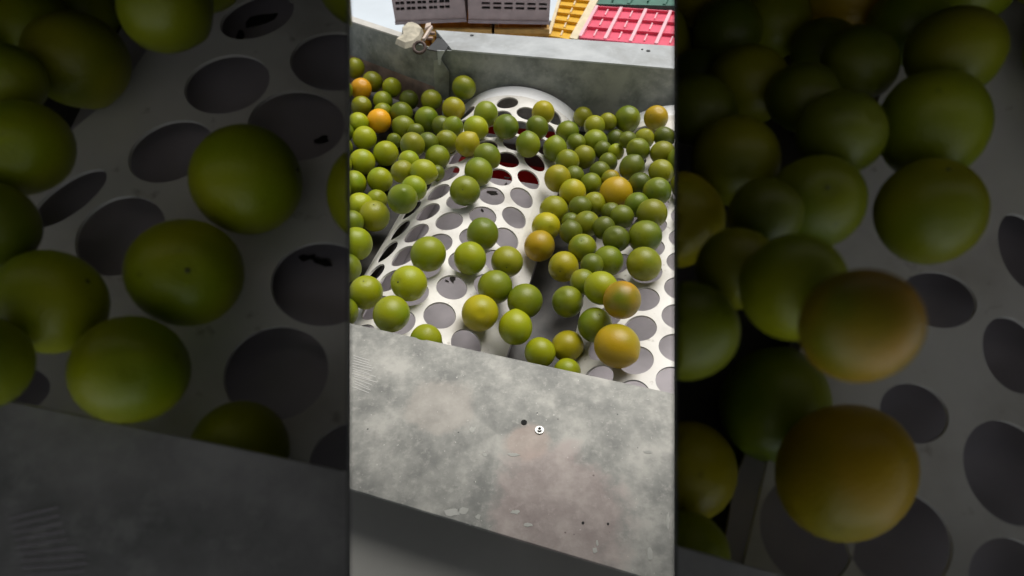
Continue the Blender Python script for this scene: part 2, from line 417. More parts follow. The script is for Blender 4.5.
for i in range(20):
    a = 2*math.pi*i/20; rr = []
    for j in range(8):
        b_ = 2*math.pi*j/8; R_ = .0115+.0034*math.cos(b_)
        rr.append(bm.verts.new(rc + tilt @ Vector((R_*math.cos(a), R_*math.sin(a), .0034*math.sin(b_)))))
    rings.append(rr)
for i in range(20):
    for j in range(8):
        bm.faces.new((rings[i][j], rings[(i+1) % 20][j], rings[(i+1) % 20][(j+1) % 8], rings[i][(j+1) % 8]))
obj('ring', bm, plain('rusty_ring_steel', (.10, .07, .06), .6, .4, .4, 90), hr, True)
bm = bmesh.new()
a = at(422, 42, ZW+.008)-hb; b_ = at(430, 29, ZW+.015)-hb; s = Vector((.006, .002, 0))
slab(bm, [a, a+s, b_+s, b_], Vector((0, 0, .007)))
a = at(425, 31, ZW+.018)-hb; slab(bm, [a, at(431, 28, ZW+.018)-hb, at(431, 25, ZW+.018)-hb, at(426, 26, ZW+.018)-hb], Vector((0, 0, .006)))
bevel(obj('hinge_pin', bm, plain('worn_pin', (.55, .45, .38), .6, .1, .2, 50), hr), .001)
bm = bmesh.new()
for dx, dy in ((0, 0), (-2, 5)):
    a = at(429+dx, 35+dy, ZW+.004)-hb; slab(bm, [a, at(435+dx, 35+dy, ZW+.004)-hb, at(435+dx, 33.5+dy, ZW+.004)-hb, at(429+dx, 33+dy, ZW+.004)-hb], Vector((0, 0, .004)))
obj('bolt_shank', bm, m_rust, hr)

# machine legs carry everything to the floor
bm = bmesh.new()
corn = [O1+TR*(-.5)+AX*.0, O1+TR*.75+AX*.0, O1+TR*(-.5)-AX*LEN, O1+TR*.75-AX*LEN]
mc = sum(corn, Vector())/4; mc.z = 0
fr = empty('machine_stand', mc); tag(fr, 'dark steel legs and beams under the sorting machine', 'stand')
for c in corn:
    bm = bmesh.new(); c = Vector((c.x, c.y, 0))-mc; box(bm, (c.x-.025, c.y-.025, 0), (c.x+.025, c.y+.025, .82)); obj('leg', bm, m_inside, fr)
for i, j in ((0, 1), (2, 3), (0, 2), (1, 3)):
    bm = bmesh.new(); a = Vector((corn[i].x, corn[i].y, .775))-mc; b_ = Vector((corn[j].x, corn[j].y, .775))-mc
    d = (b_-a).normalized(); s = Vector((-d.y, d.x, 0))*.015; slab(bm, [a-s, a+s, b_+s, b_-s], Vector((0, 0, -.05))); obj('beam', bm, m_inside, fr)

# ------------------------------------------------------------------ crates behind
def rot_about(o, deg): o.rotation_euler.z = math.radians(deg)
def slotted_crate(px0, px1, pyb, y, label, slots, rimr=True):
    a = aty(px0, pyb[0], y); b_ = aty(px1, pyb[1], y); z0 = (a.z+b_.z)/2; H = .26; W = b_.x-a.x
    root = empty('plastic_crate', (a.x, y, z0)); tag(root, label, 'crate', None)
    root.rotation_euler.y = -math.atan2(b_.z-a.z, W)
    holes = []
    for (sx0, sx1, sy0, sy1) in slots:
        p = aty(sx0, sy1, y)-Vector((a.x, 0, z0)); q_ = aty(sx1, sy0, y)-Vector((a.x, 0, z0)); holes.append((p.x, p.z, q_.x, q_.z))
    for k in range(3):
        for h in list(holes[:len(slots)]):
            dz = .028*(k+1)*1.0
            if h[3]+dz+.03 < H-.03: holes.append((h[0], h[1]+dz+.02, h[2], h[3]+dz+.02)) if k > 0 else None
    M = Matrix.Rotation(math.radians(90), 4, 'X')
    f = perforated('front_wall', [(0, 0), (W, 0), (W, H), (0, H)], holes, .006, M, m_mauve, root)
    bm = bmesh.new(); box(bm, (.007, .010, .01), (W-.007, .013, H-.01)); obj('slot_shade_sheet', bm, m_inside, root)  # dark sheet behind the slots standing in for shade inside the crate
    bk = perforated('back_wall', [(0, 0), (W, 0), (W, H), (0, H)], holes, .006, Matrix.Translation((0, .36, 0)) @ M, m_mauve, root)
    for x in (0, W):
        bm = bmesh.new(); box(bm, (x-.003+(.003 if x == 0 else -.003), .003, 0), (x+.003+(.003 if x == 0 else -.003), .357, H)); obj('side_wall', bm, m_mauve, root)
    bm = bmesh.new(); box(bm, (0.004, .003, 0), (W-.004, .357, .006)); obj('base', bm, m_mauve, root)
    bm = bmesh.new(); box(bm, (-.001, -.007, -.003), (W+.001, -.002, .006)); obj('bottom_rail', bm, plain('mauve_rail', (.36, .30, .30), .6), root)
    return root
s1 = []
for g in ((396.5, 405), (407.5, 416), (418.5, 427), (430, 438), (440.5, 450.5)):
    w = (g[1]-g[0])
    for y0, y1 in ((1.5, 4.6), (7.2, 10.2)):
        s1 += [(g[0], g[0]+w*.46, y0, y1), (g[0]+w*.56, g[1], y0, y1)]
s2 = []
for g in ((481.5, 489.6), (493, 501), (504, 512.4), (515.4, 524), (527, 535.4), (538.6, 546.7)):
    for y0, y1 in ((1.3, 3.7), (5.7, 8.3)): s2.append((g[0], g[1], y0, y1))
YC = 1.90
slotted_crate(396, 466.5, (24.5, 21.5), YC, 'greyish mauve slotted crate, the left one stacked over the bright floor', s1)
slotted_crate(468.5, 549, (20.5, 22), YC-.01, 'greyish mauve slotted crate, the right one beside the yellow crate', s2)
# darker stacking crates beneath them
def amber_crate(x0, x1, ztop, y, label, m):
    root = empty('plastic_crate', (x0, y, ztop-.24)); tag(root, label, 'crate'); W = x1-x0
    M = Matrix.Rotation(math.radians(90), 4, 'X')
    n = 7; hs = []
    for k in range(n):
        for r_ in range(4): hs.append((W*(k+.12)/n, .03+r_*.05, W*(k+.88)/n, .06+r_*.05))
    perforated('front_wall', [(0, 0), (W, 0), (W, .235), (0, .235)], hs, .005, M, m, root)
    bm = bmesh.new(); box(bm, (0, -.012, .222), (W, .0, .236)); bevel(obj('rim', bm, plain('amber_rim', (.55, .33, .09), .5, 0, .2, 40), root), .002)
    bm = bmesh.new(); box(bm, (0, .003, 0), (W, .40, .008)); obj('base', bm, m, root)
    bm = bmesh.new(); box(bm, (0, .003, 0.008), (.006, .40, .23)); obj('side_wall', bm, m, root)
    bm = bmesh.new(); box(bm, (W-.006, .003, 0.008), (W, .40, .23)); obj('side_wall', bm, m, root)
    bm = bmesh.new(); box(bm, (0, .394, 0.008), (W, .40, .23)); obj('back_wall', bm, m, root)
    return root
zt = aty(430, 25, YC-.0).z - .006
xa = aty(408, 28, YC).x; xb = aty(493, 28, YC).x; xc = aty(556, 28, YC).x
amber_crate(xa, xb-.004, zt, YC+.005, 'brown-amber crate under the left mauve crate', m_amber)
amber_crate(xb+.004, xc-.02, zt, YC+.005, 'amber-yellow crate under the right mauve crate', m_amber)
# yellow crate seen from above, ribbed
ZC = .70
def lid_crate(corners, z, m, mrim, label, nx, ny, rib_m, depth=.24, crossm=None, cream=False):
    P4 = [at(x, y, z) for x, y in corners]       # near-left, near-right, far-right, far-left
    c = sum(P4, Vector())/4; root = empty('plastic_crate', (c.x, c.y, z-depth)); tag(root, label, 'crate')
    inv = -root.location
    def g(s, t, dz=0):
        a = P4[0].lerp(P4[1], s); b_ = P4[3].lerp(P4[2], s); return a.lerp(b_, t)+inv+Vector((0, 0, dz))
    bm = bmesh.new(); slab(bm, [g(0, 0, -.012), g(1, 0, -.012), g(1, 1, -.012), g(0, 1, -.012)], Vector((0, 0, -depth+.012))); obj('body', bm, m, root)
    def bar(bm, s0, t0, s1, t1, w, h):
        a = g(s0, t0, -.012); b_ = g(s1, t1, -.012); d = (b_-a).normalized(); sd = Vector((-d.y, d.x, 0))*w/2
        slab(bm, [a-sd, a+sd, b_+sd, b_-sd], Vector((0, 0, h)))
    for k in range(nx+1):
        bm = bmesh.new(); bar(bm, k/nx, 0, k/nx, 1, .010, .013); obj('long_rib', bm, rib_m, root)
    for k in range(ny+1):
        bm = bmesh.new(); bar(bm, 0, k/ny, 1, k/ny, .006 if k else .012, .010); obj('cross_rib', bm, crossm or m, root)
    for k in range(nx):
        for j in range(ny):
            bm = bmesh.new(); bar(bm, (k+.5)/nx, (j+.25)/ny, (k+.5)/nx, (j+.8)/ny, .004, .009); obj('short_rib', bm, rib_m, root)
    return root
pk = lid_crate([(580, 36), (674+8, 46), (674+22, 12), (597, 5.5)], ZC, m_pink, m_pinkrib, 'pink-red ribbed crate with pale ribs right of the yellow crate', 4, 3, m_pinkrib)
yl = lid_crate([(549, 34), (571, 38), (592, 0), (560, -3)], ZC-.005, m_yel, m_cream, 'bright yellow ribbed crate between the mauve crate and the pink crate', 1, 5, m_cream)
yl2 = bmesh.new(); a = at(571, 38, ZC); b_ = at(594, -2, ZC); a1 = at(577, 39, ZC); b1 = at(599, -2, ZC)
yc = (a+b_+a1+b1)/4; slab(yl2, [v-yc for v in (a, a1, b1, b_)], Vector((0, 0, -.24)))
o = obj('crate_board', yl2, m_cream); o.location = yc; tag(o, 'cream upright board wedged between the yellow and pink crates', 'board')
pk2 = lid_crate([(593, 2.5), (700, 5), (712, -25), (606, -25)], ZC-.005, m_teal, m_teal, 'dark teal crate behind the pink-red crate', 3, 2, m_teal)
pt = at(680, 44, ZC); 
# stand for the crates
bm = bmesh.new(); box(bm, (-.55, -.06, -.04), (.60, .75, 0)); 
for x in (-.5, .55):
    for y in (0, .7): box(bm, (x-.03, y-.03, -.46), (x+.03, y+.03, -.04))
o = obj('crate_table', bm, m_inside); o.location = (0.1, YC, ZC-.245); tag(o, 'low dark stand carrying the coloured crates behind the machine', 'table')
# red crate under the centre bed
rcn = O1+AX*.0+TR*.0; root = empty('plastic_crate', (rcn.x, rcn.y, .45)); tag(root, 'red crate under the far holes of the central white bed', 'crate')
root.rotation_euler.z = math.atan2(TR.y, TR.x)
for lo, hi, nm in (((-.17, -.16, 0), (.17, .16, .01), 'base'), ((-.17, -.16, .01), (.17, -.15, .27), 'wall'), ((-.17, .15, .01), (.17, .16, .27), 'wall'), ((-.17, -.15, .01), (-.16, .15, .27), 'wall'), ((.16, -.15, .01), (.17, .15, .27), 'wall')):
    bm = bmesh.new(); box(bm, lo, hi); bevel(obj(nm, bm, m_red, root), .002)
bm = bmesh.new()
box(bm, (-.2, -.2, .39), (.2, .2, .45))
for x in (-.17, .17):
    for y in (-.17, .17): box(bm, (x-.02, y-.02, 0), (x+.02, y+.02, .39))
o = obj('stool', bm, m_inside); o.location = (rcn.x, rcn.y, 0); o.rotation_euler.z = root.rotation_euler.z; tag(o, 'dark low stool holding the red crate under the bed', 'stool')

# floor
bm = bmesh.new(); box(bm, (-12, -6, -.05), (12, 18, 0)); o = obj('floor', bm, m_floor); o['kind'] = 'structure'

# ------------------------------------------------------------------ limes
def lime_mesh(var):
    rnd = random.Random(var); bm = bmesh.new(); nu, nv = 28, 18
    tip = (.05, .10, .03, .07)[var]; lon = (1.02, 1.06, 1.0, 1.04)[var]
    rows = []
    for j in range(1, nv):
        t = math.pi*j/nv; z = math.cos(t)*lon; r = math.sin(t)**.98
        nz = math.exp(-((t)/.26)**2); z += tip*nz
        dz = math.exp(-((math.pi-t)/.22)**2); z += .05*dz
        row = []
        for i in range(nu):
            a = 2*math.pi*i/nu; k = 1+.012*math.sin(2*a+var)+.008*math.sin(3*a+1.7*var+t*2)
            row.append(bm.verts.new((r*k*math.cos(a), r*k*math.sin(a), z)))
        rows.append(row)
    top = bm.verts.new((0, 0, lon+tip)); bot = bm.verts.new((0, 0, -lon+.07))
    for i in range(nu):
        j = (i+1) % nu
        bm.faces.new((top, rows[0][i], rows[0][j])); bm.faces.new((bot, rows[-1][j], rows[-1][i]))
        for a, b_ in zip(rows, rows[1:]): bm.faces.new((a[i], b_[i], b_[j], a[j]))
    bmesh.ops.recalc_face_normals(bm, faces=bm.faces)
    return bm
MESHES = {}
def mesh_for(var, key):
    if (var, key) not in MESHES:
        bm = lime_mesh(var); me = bpy.data.meshes.new('lime'); bm.to_mesh(me); bm.free(); me.materials.append(LM[key])
        for p in me.polygons: p.use_smooth = True
        me.transform(Matrix.Scale(.024, 4)); MESHES[(var, key)] = me
    return MESHES[(var, key)]
bm = bmesh.new(); bmesh.ops.create_uvsphere(bm, u_segments=10, v_segments=6, radius=.0012); 
scar_me = bpy.data.meshes.new('stem_scar'); bm.to_mesh(scar_me); bm.free(); scar_me.materials.append(SCAR)
scar_me.transform(Matrix.Translation((0, 0, -.0228)) @ Matrix.Diagonal((1, 1, .45, 1)))

# survey of the fruit: where each one shows, its apparent radius, its colour
T = [(355,68,10,'v'),(372.5,81.7,10.5,'v'),(361,89,11,'o'),(392,87.5,10,'b'),(383,101,10,'g'),(361.5,106.5,10.5,'v'),(409,100,10,'d'),(431.5,100,10.5,'v'),
(464,87.5,12,'v'),(453.7,108.7,11.7,'y'),(401.7,113.3,11.5,'g'),(379,121,12.5,'o'),(383,112,9.5,'v'),(426.7,119,12.5,'g'),(358.5,122.5,10.5,'b'),(404,127.5,12,'g'),
(441.7,126,10.5,'d'),(453,127.5,11,'g'),(476,128,12.5,'b'),(486,114,12.5,'g'),(506,127,13,'g'),(364.7,138.3,12.5,'b'),(344,132,10,'g'),(385.8,153.5,13,'b'),
(362.5,161.7,13,'b'),(412.5,145,13,'v'),(428,143,11,'d'),(446.7,142,12,'v'),(467.5,144,12.5,'y'),(487,156.5,13.5,'g'),(437.5,157.5,12.5,'g'),(409,161,11,'b'),
(343,147,10,'g'),(402.5,171.7,12,'v'),(423.5,172,13.5,'b'),(380,180,13,'b'),(354,183,13,'b'),(414,188.5,13.3,'b'),(402.5,199,15.5,'g'),(376.7,200,11,'b'),
(360,207,14.5,'b'),(374.5,216,16,'v'),(465,191,15.8,'g'),(478.5,171.7,14.7,'g'),(482.5,234,16.5,'g'),(356,244,17,'b'),(428.3,254,18.3,'b'),(470,258.3,17,'b'),
(366,292.5,17.5,'b'),(409,283.3,18.8,'b'),(391.5,314,19,'b'),(426,340,16.5,'b'),(507,261.7,16.5,'v'),(495,287,18,'g'),(480,313,19.3,'y'),(515.5,327.5,17.8,'b'),
(540,352.5,16,'b'),(567.5,346,16.3,'y'),(567,371.5,14,'b'),(595,325,18,'g'),(617,346,23,'oy'),(525,301,18,'g'),(567.5,301.7,16.3,'g'),(583,282,13.5,'v'),
(601,288,17.5,'b'),(622,300,19.8,'c'),(563.5,266.7,16,'y'),(608,261,16,'g'),(644,264,17.7,'v'),(645,236.7,17.3,'g'),(616,239,14,'d'),(582.5,248,14.7,'v'),
(539.5,246,16.2,'oy'),(546,226.7,15,'y'),(554,210.5,15.3,'v'),(586.7,224,13.5,'v'),(594,204,12.5,'v'),(616,193.5,17.2,'oy'),(611,179,9.5,'oy'),(572.5,192.5,14,'y'),
(557.5,178.5,13.7,'y'),(591,184,11.5,'g'),(652,213.5,15.5,'v'),(657,191.5,14.5,'g'),(661,172,13,'v'),(632,167.5,13,'d'),(622,217,12.5,'d'),(608,162.5,10,'d'),
(616,152,8.5,'b'),(567.5,161.7,12.5,'v'),(584,157,12,'v'),(555,149,12.5,'g'),(528,144.5,13,'g'),(537,127.5,12,'g'),(543,112.5,12,'y'),(567.5,132.5,12,'g'),
(595,141.7,12.7,'g'),(583,116.7,10,'v'),(594.5,126,10.8,'v'),(627.5,119,13.3,'g'),(656,118,12.5,'oy'),(608,121.7,9,'v'),(615,139,9.5,'d'),(638,150,12,'g'),
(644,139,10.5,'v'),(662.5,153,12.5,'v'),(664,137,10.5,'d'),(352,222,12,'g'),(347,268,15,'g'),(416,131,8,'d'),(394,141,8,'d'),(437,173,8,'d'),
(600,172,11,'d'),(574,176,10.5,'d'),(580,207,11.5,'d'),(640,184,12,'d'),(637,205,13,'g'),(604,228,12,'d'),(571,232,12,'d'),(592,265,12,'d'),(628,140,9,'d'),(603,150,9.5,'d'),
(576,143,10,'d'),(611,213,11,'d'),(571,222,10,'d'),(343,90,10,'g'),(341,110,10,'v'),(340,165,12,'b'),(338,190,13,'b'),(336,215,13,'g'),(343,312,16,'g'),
(680,160,13,'g'),(684,185,14,'v'),(690,212,14,'g'),(687,135,12,'v'),(700,240,15,'g')]
WN = Vector((-wd.y, wd.x, 0)).normalized()
def solve_main():
    L = []
    for (x, y, r, k) in T:
        d = ray(x, y); t = .0245*F/r
        # touch depth on the machine surface
        lo, hi = .3, 2.2
        for _ in range(40):
            t_ = (lo+hi)/2; p = CAM+d*t_; R = r/F*t_
            w, u = wcoord(p)
            gap = p.z-R-FLOORZ
            if p.x > w0.x-.03: gap = min(gap, (w0-p).dot(WN)-R)
            if p.x < w0.x+.01: gap = min(gap, (l0-p).dot(nrm)-R-max(0, min(.02, (.93-p.z)*.35)))
            for c in (0, SP):
                ww = w-c
                if -(HL if c == 0 else HALF)-.02 < ww < HALF+.02:
                    gap = min(gap, math.hypot(ww, p.z-(ZT-RD))-RD-R) if p.z > ZT-RD else gap
            if gap > 0: lo = t_
            else: hi = t_
        tt = lo; inpile = surf(CAM+d*tt) <= FLOORZ+.012
        t0 = min(tt, .0268*F/r) if inpile else tt
        L.append([x, y, r, k, d, t0, tt])
    return L
def relax(L, sgn_up=True, iters=120, squeeze=.965):
    n = len(L)
    for it in range(iters):
        moved = False
        for i in range(n):
            for j in range(i+1, n):
                a, b_ = L[i], L[j]
                if abs(a[0]-b_[0])+abs(a[1]-b_[1]) > (a[2]+b_[2])*1.6: continue
                pa = a[4]*a[5]; pb = b_[4]*b_[5]; Ra = a[2]/F*a[5]; Rb = b_[2]/F*b_[5]
                front, back = (a, b_) if a[1]+a[2]*.35 >= b_[1]+b_[2]*.35 else (b_, a)
                if it < 30 and math.hypot(a[0]-b_[0], a[1]-b_[1]) < (a[2]+b_[2])*.92 and front[5] > back[5]:
                    front[5] = back[5]-.25*min(Ra, Rb); moved = True
                    pa = a[4]*a[5]; pb = b_[4]*b_[5]; Ra = a[2]/F*a[5]; Rb = b_[2]/F*b_[5]
                need = (Ra+Rb)*squeeze; dist = (pa-pb).length
                if dist < need-1e-5:
                    front, back = (a, b_) if a[1]+a[2]*.35 >= b_[1]+b_[2]*.35 else (b_, a)
                    s = (need-dist)*.55
                    rb = min(s*.5, back[6]-back[5]); back[5] += max(0, rb)
                    front[5] -= (s-max(0, rb)); moved = True
        if not moved: break
    return L
main = relax(solve_main())

def rot_random(rng, limit=None):
    return Matrix.Rotation(rng.uniform(0, 6.28), 4, 'Z') @ Matrix.Rotation(rng.uniform(0, 3.14), 4, 'X') @ Matrix.Rotation(rng.uniform(0, 6.28), 4, 'Z')
rng = random.Random(11)
ORD = ['', 'first', 'second', 'third', 'fourth', 'fifth', 'sixth', 'seventh', 'eighth', 'ninth', 'tenth', 'eleventh', 'twelfth', 'thirteenth', 'fourteenth', 'fifteenth', 'sixteenth', 'seventeenth', 'eighteenth']
def colour(k): return ('y' if rng.random() < .5 else 'o') if k == 'oy' else k
LM['oy'] = lime_mat('lime_amber_rind', (.20, .22, .006), (.42, .27, .005), .55); CN['oy'] = 'yellow-orange'
LM['c'] = lime_mat('lime_blushed_rind', (.125, .165, .005), (.46, .24, .006), .42); CN['c'] = 'orange-cheeked green'
def place_lime(pos, R, key, var, rot, label, group, scar, sq=None):
    o = bpy.data.objects.new('lime', mesh_for(var, key)); C.objects.link(o)
    s = R/.0245
    M = rot
    if sq is not None: M = sq @ rot
    o.matrix_world = Matrix.Translation(pos) @ M @ Matrix.Scale(s, 4)
    tag(o, label, 'lime', group)
    if scar:
        c = bpy.data.objects.new('stem_scar', scar_me); C.objects.link(c); c.parent = o
    return o
def row_labels(items, zone_of, phrases, gap):
    """items: (x, y); label by rows counted from the front (lowest in view)"""
    out = [None]*len(items); zones = {}
    for i, it in enumerate(items): zones.setdefault(zone_of(it), []).append(i)
    for z, idx in zones.items():
        idx.sort(key=lambda i: -items[i][1]); rows = []; cur = []
        for i in idx:
            if cur and items[cur[0]][1]-items[i][1] > gap[z]: rows.append(cur); cur = []
            cur.append(i)
        if cur: rows.append(cur)
        for rn, row in enumerate(rows):
            row.sort(key=lambda i: items[i][0])
            for cn, i in enumerate(row):
                rr = 'frontmost' if rn == 0 else ORD[rn+1]
                pos = 'alone' if len(row) == 1 else ('leftmost' if cn == 0 else ('rightmost' if cn == len(row)-1 else ORD[cn+1]+' from left'))
                out[i] = (z, pos, rr)
    return out
def zone_main(it):
    p = it[2]; w, u = wcoord(p)
    return 'bed' if abs(w) < .112 else ('left' if w < 0 else ('right' if w < SP-.09 else 'rbed'))
items = [(l[0], l[1], CAM+l[4]*l[5]) for l in main]
ph = {'bed': 'on the central white bed', 'left': 'in the left pile', 'right': 'in the right heap', 'rbed': 'beside the right white bed'}
labs = row_labels(items, zone_main, ph, {'bed': 17, 'left': 16, 'right': 15, 'rbed': 18})
SPECIAL = {(617,346): 'largest lime, yellow-orange, on the right white bed just behind the steel plate', (361,89): 'bright orange lime at the far left edge of the left pile',
 (379,121): 'vivid orange-yellow lime among green ones in the left pile', (464,87.5): 'olive lime in mid-air against the far corner panel, above the left pile',
 (539.5,246): 'golden yellow lime standing on the right rim of the central white bed', (616,193.5): 'big golden lime on top in the middle of the right heap',
 (622,300): 'plump lime with an orange cheek just behind the largest yellow-orange lime', (656,118): 'orange-brown lime at the far right corner below the end panel',
 (543,112.5): 'yellowish lime nearest the curved white end rim of the central bed', (480,313): 'lemon-yellow lime at the front of the central bed, touching green ones',
 (465,191): 'green lime standing alone mid-bed among open holes, nearest the bed centre'}
for l, it, (z, pos, rr) in zip(main, items, labs):
    lab = SPECIAL.get((l[0], l[1])) or f"{CN[l[3]]} lime {ph[z]}, {pos}, {rr} row from front"
    R = l[2]/F*l[5]
    big = l[2] > 14
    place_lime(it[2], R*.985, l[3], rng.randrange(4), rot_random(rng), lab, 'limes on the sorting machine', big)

# ------------------------------------------------------------------ the two raised side trays, close by, tilted towards the viewer
AT = math.radians(72.4); NC = -UPV*math.cos(AT)+FW*math.sin(AT)      # into the tray
EU = UPV*math.sin(AT)+FW*math.cos(AT)                                # up the tray
CT = .284
def on_tray(px, py, c=CT):
    d = ray(px, py); return CAM+d*(c/d.dot(NC))
def tray2d(px, py, c=CT):
    p = on_tray(px, py, c)-CAM; return (p.dot(RT), p.dot(EU))
def tray_M(c):                                                       # local (x, y, 0) -> world on the plane at distance c
    M = Matrix.Identity(4)
    for i, v in enumerate((RT, EU, -NC)): M[0][i], M[1][i], M[2][i] = v
    o = CAM+NC*c; M[0][3], M[1][3], M[2][3] = o; return M
def big(x, y): return ((x-350)*3.16, (y-197)*3.16)
def ell(px, py, rx, ry, rot=0):
    c0 = tray2d(px, py); a = tray2d(px+rx*math.cos(rot), py-rx*math.sin(rot)); b_ = tray2d(px+ry*math.sin(rot), py+ry*math.cos(rot))
    ra = math.hypot(a[0]-c0[0], a[1]-c0[1]); rb = math.hypot(b_[0]-c0[0], b_[1]-c0[1])
    return (c0[0], c0[1], ra, rb, math.atan2(a[1]-c0[1], a[0]-c0[0]))
KL, KR = (350-CXP)/F, (674-CXP)/F
def build_tray(side):
    xo = -130 if side < 0 else 1160
    xi = 349 if side < 0 else 675
    top, botm = -150, 760
    root = empty('sorting_tray', on_tray((xo+xi)/2, 300))
    root_inv = Matrix.Translation(-root.location)
    M = root_inv @ tray_M(CT)
    if side < 0:
        tag(root, 'dim raised side tray of white perforated sheet filling the left of the view', 'sorting tray')
        outline_px = [(-130, 420), (-40, 262), (40, 160), (120, 92), (190, -10), (240, -150), (xi+110, top), (xi+110, 600), (-130, 500)]
        holes = [(277,373,52,48,0),(323,284,51,43,-.2),(297,126,48,36,-.15),(335,62,44,30,-.1),(228,85,43,29,.2),(172,152,44,29,.35),(122,236,47,38,.35),(70,199,45,16,.62),
                 (18,392,34,22,.1),(258,18,38,20,.35),(292,-52,42,20,.2)]
        holes = [h for h in holes if h[2] > 0]
        # clip against the divider: leave out holes that would cross the sheet's edge
        fixed = []
        for (x, y, rx, ry, ro) in holes:
            fixed.append((x, y, rx, ry, ro))
        fixed += [(352, 462, 42, 40, .1), (372, 205, 0, 0, 0)][:1]
    else:
        tag(root, 'dim raised side tray of white perforated sheet filling the right of the view', 'sorting tray')
        outline_px = [(725, 640), (772, 440), (855, 170), (930, -60), (950, -150), (1160, -150), (1160, 760), (725, 760)]
        fixed = [(937,300,38,28,0),(913,413,34,30,0),(1022,252,24,38,0),(1012,355,30,38,0),(1008,472,44,54,.1),(898,540,52,52,.1),(806,530,46,56,.1),(1010,590,46,50,0),(1090,300,36,40,0),(1100,420,40,46,0),(1100,545,44,48,0)]
        fixed = [f for f in fixed if not (f[0] == 1010)] + [(1012, 585, 44, 48, 0)]
    perforated('perforated_sheet', [tray2d(*p) for p in outline_px], [ell(*h) for h in fixed], .0022, M, m_white, root, 44)
    if side < 0:                          # trimmed where it meets the divider
        sh = root.children[0]; bm = bmesh.new(); bm.from_mesh(sh.data); n_ = (RT-FW*KL).normalized()
        bmesh.ops.bisect_plane(bm, geom=list(bm.verts)+list(bm.edges)+list(bm.faces), plane_co=CAM-root.location-n_*.001, plane_no=n_, clear_outer=True)
        bm.to_mesh(sh.data); bm.free()
    # back pan and dark trough floor behind
    bm = bmesh.new()
    def P(px, py, c): return on_tray(px, py, c)-root.location
    if side < 0:
        slab(bm, [P(-130, 760, CT+.016), P(xi, 760, CT+.016), P(xi, -150, CT+.016), P(210, -150, CT+.016), P(60, 150, CT+.016), P(-130, 330, CT+.016)], NC*.002)
    else:
        slab(bm, [P(690, 760, CT+.016), P(1160, 760, CT+.016), P(1160, -150, CT+.016), P(930, -150, CT+.016), P(850, 200, CT+.016), P(735, 480, CT+.016)], NC*.002)
    obj('back_pan', bm, m_pan, root)
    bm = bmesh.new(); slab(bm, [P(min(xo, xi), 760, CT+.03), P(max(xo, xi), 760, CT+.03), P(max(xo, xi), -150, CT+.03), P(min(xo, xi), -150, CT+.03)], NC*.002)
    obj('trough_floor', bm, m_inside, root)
    # added inner divider, reaching nearer the viewer to block light from the centre
    k = KL if side < 0 else KR
    bm = bmesh.new(); z0, z1 = .15, .40; th = -.0006*(1 if side > 0 else -1)
    q = [RT*(k*z)+UPV*y_+FW*z for z, y_ in ((z0, -.20), (z0, .18), (z1, .20), (z1, -.26))]
    q = [v+CAM-root.location for v in q]
    slab(bm, q, RT*(.0006*side))
    obj('divider', bm, m_blocker, root)
    # outer wall
    bm = bmesh.new(); ko = (xo-CXP)/F
    q = [RT*((ko+.02*side)*.30)+UPV*y_+FW*z+CAM-root.location for z, y_ in ((.19, -.23), (.19, .23), (.34, .26), (.34, -.26))]
    slab(bm, q, RT*(.003*side)); obj('outer_wall', bm, m_inside, root)
    # front ledge, run on below the view to block light from underneath
    CL = CT-.046
    if side < 0: led = [(-160, 365), (0, 398.5), (348.5, 471), (348.5, 1500), (-160, 1500)]
    else: led = [(676, 545), (674+118, 577), (1190, 668), (1190, 1500), (676, 1500)]
    bm = bmesh.new(); slab(bm, [P(x, y, CL) for x, y in led], NC*.002); bevel(obj('ledge', bm, m_traysteel, root), .0005, 1)
    if side < 0:
        bm = bmesh.new()
        for kk in range(9):
            a = P(8+kk*2, 520+kk*7, CL-.0002); b_ = P(58+kk*3+random.uniform(-6, 10), 508+kk*8, CL-.0002)
            slab(bm, [a, b_, b_+EU*.0007, a+EU*.0007], NC*.0002)
        obj('scratch_marks', bm, m_pan, root)
    # stand
    for zz in (.22, .31):
        p_ = RT*((ko+.02*side)*.30)+UPV*.23+FW*zz+CAM-root.location
        bm = bmesh.new(); box(bm, (p_.x-.006, p_.y-.006, p_.z-.03), (p_.x+.006, p_.y+.006, 1.75-root.location.z-.385*(p_.y+root.location.y+.7)/1.17)); obj('hanger_bar', bm, m_inside, root)
    return root
def side_limes(side):
    L = []
    for (x, y, r, k) in T:
        X, Y = big(x, y); rr = r*3.16
        if side < 0:
            if x > 480 or X-rr > 345 or X+rr < -90: continue
        else:
            if x < 545 or X+rr < 678 or X-rr > 1110: continue
        if Y+rr < -70 or Y-rr > 640: continue
        d = ray(X, Y)
        def intrough(X, Y):
            return (Y < 262-(X+40)*.84 and X < 175) if side < 0 else X < 790+(440-Y)*.27
        c = CT+.028 if intrough(X, Y+rr*.2) else CT
        # n.P = c-R ; R = rr/F*t
        t_in = c/(d.dot(NC)+rr/F)
        L.append([X, Y, rr, k, d, min(t_in, .029*F/rr), t_in])
    return relax(L, iters=150, squeeze=.96)
zones = {-1: 'in the dim left tray', 1: 'in the dim right tray'}
SIDESPEC = {(-1, 428.3): 'large dim lime in left tray with its stem scar facing, at upper middle', (1, 617): 'largest dim lime, yellow-orange, low in the right tray',
            (1, 644): 'dim olive lime nearest the bare sheet in the right tray, with a pointed tip', (1, 622): 'dim lime with orange cheek above the largest one, right tray'}
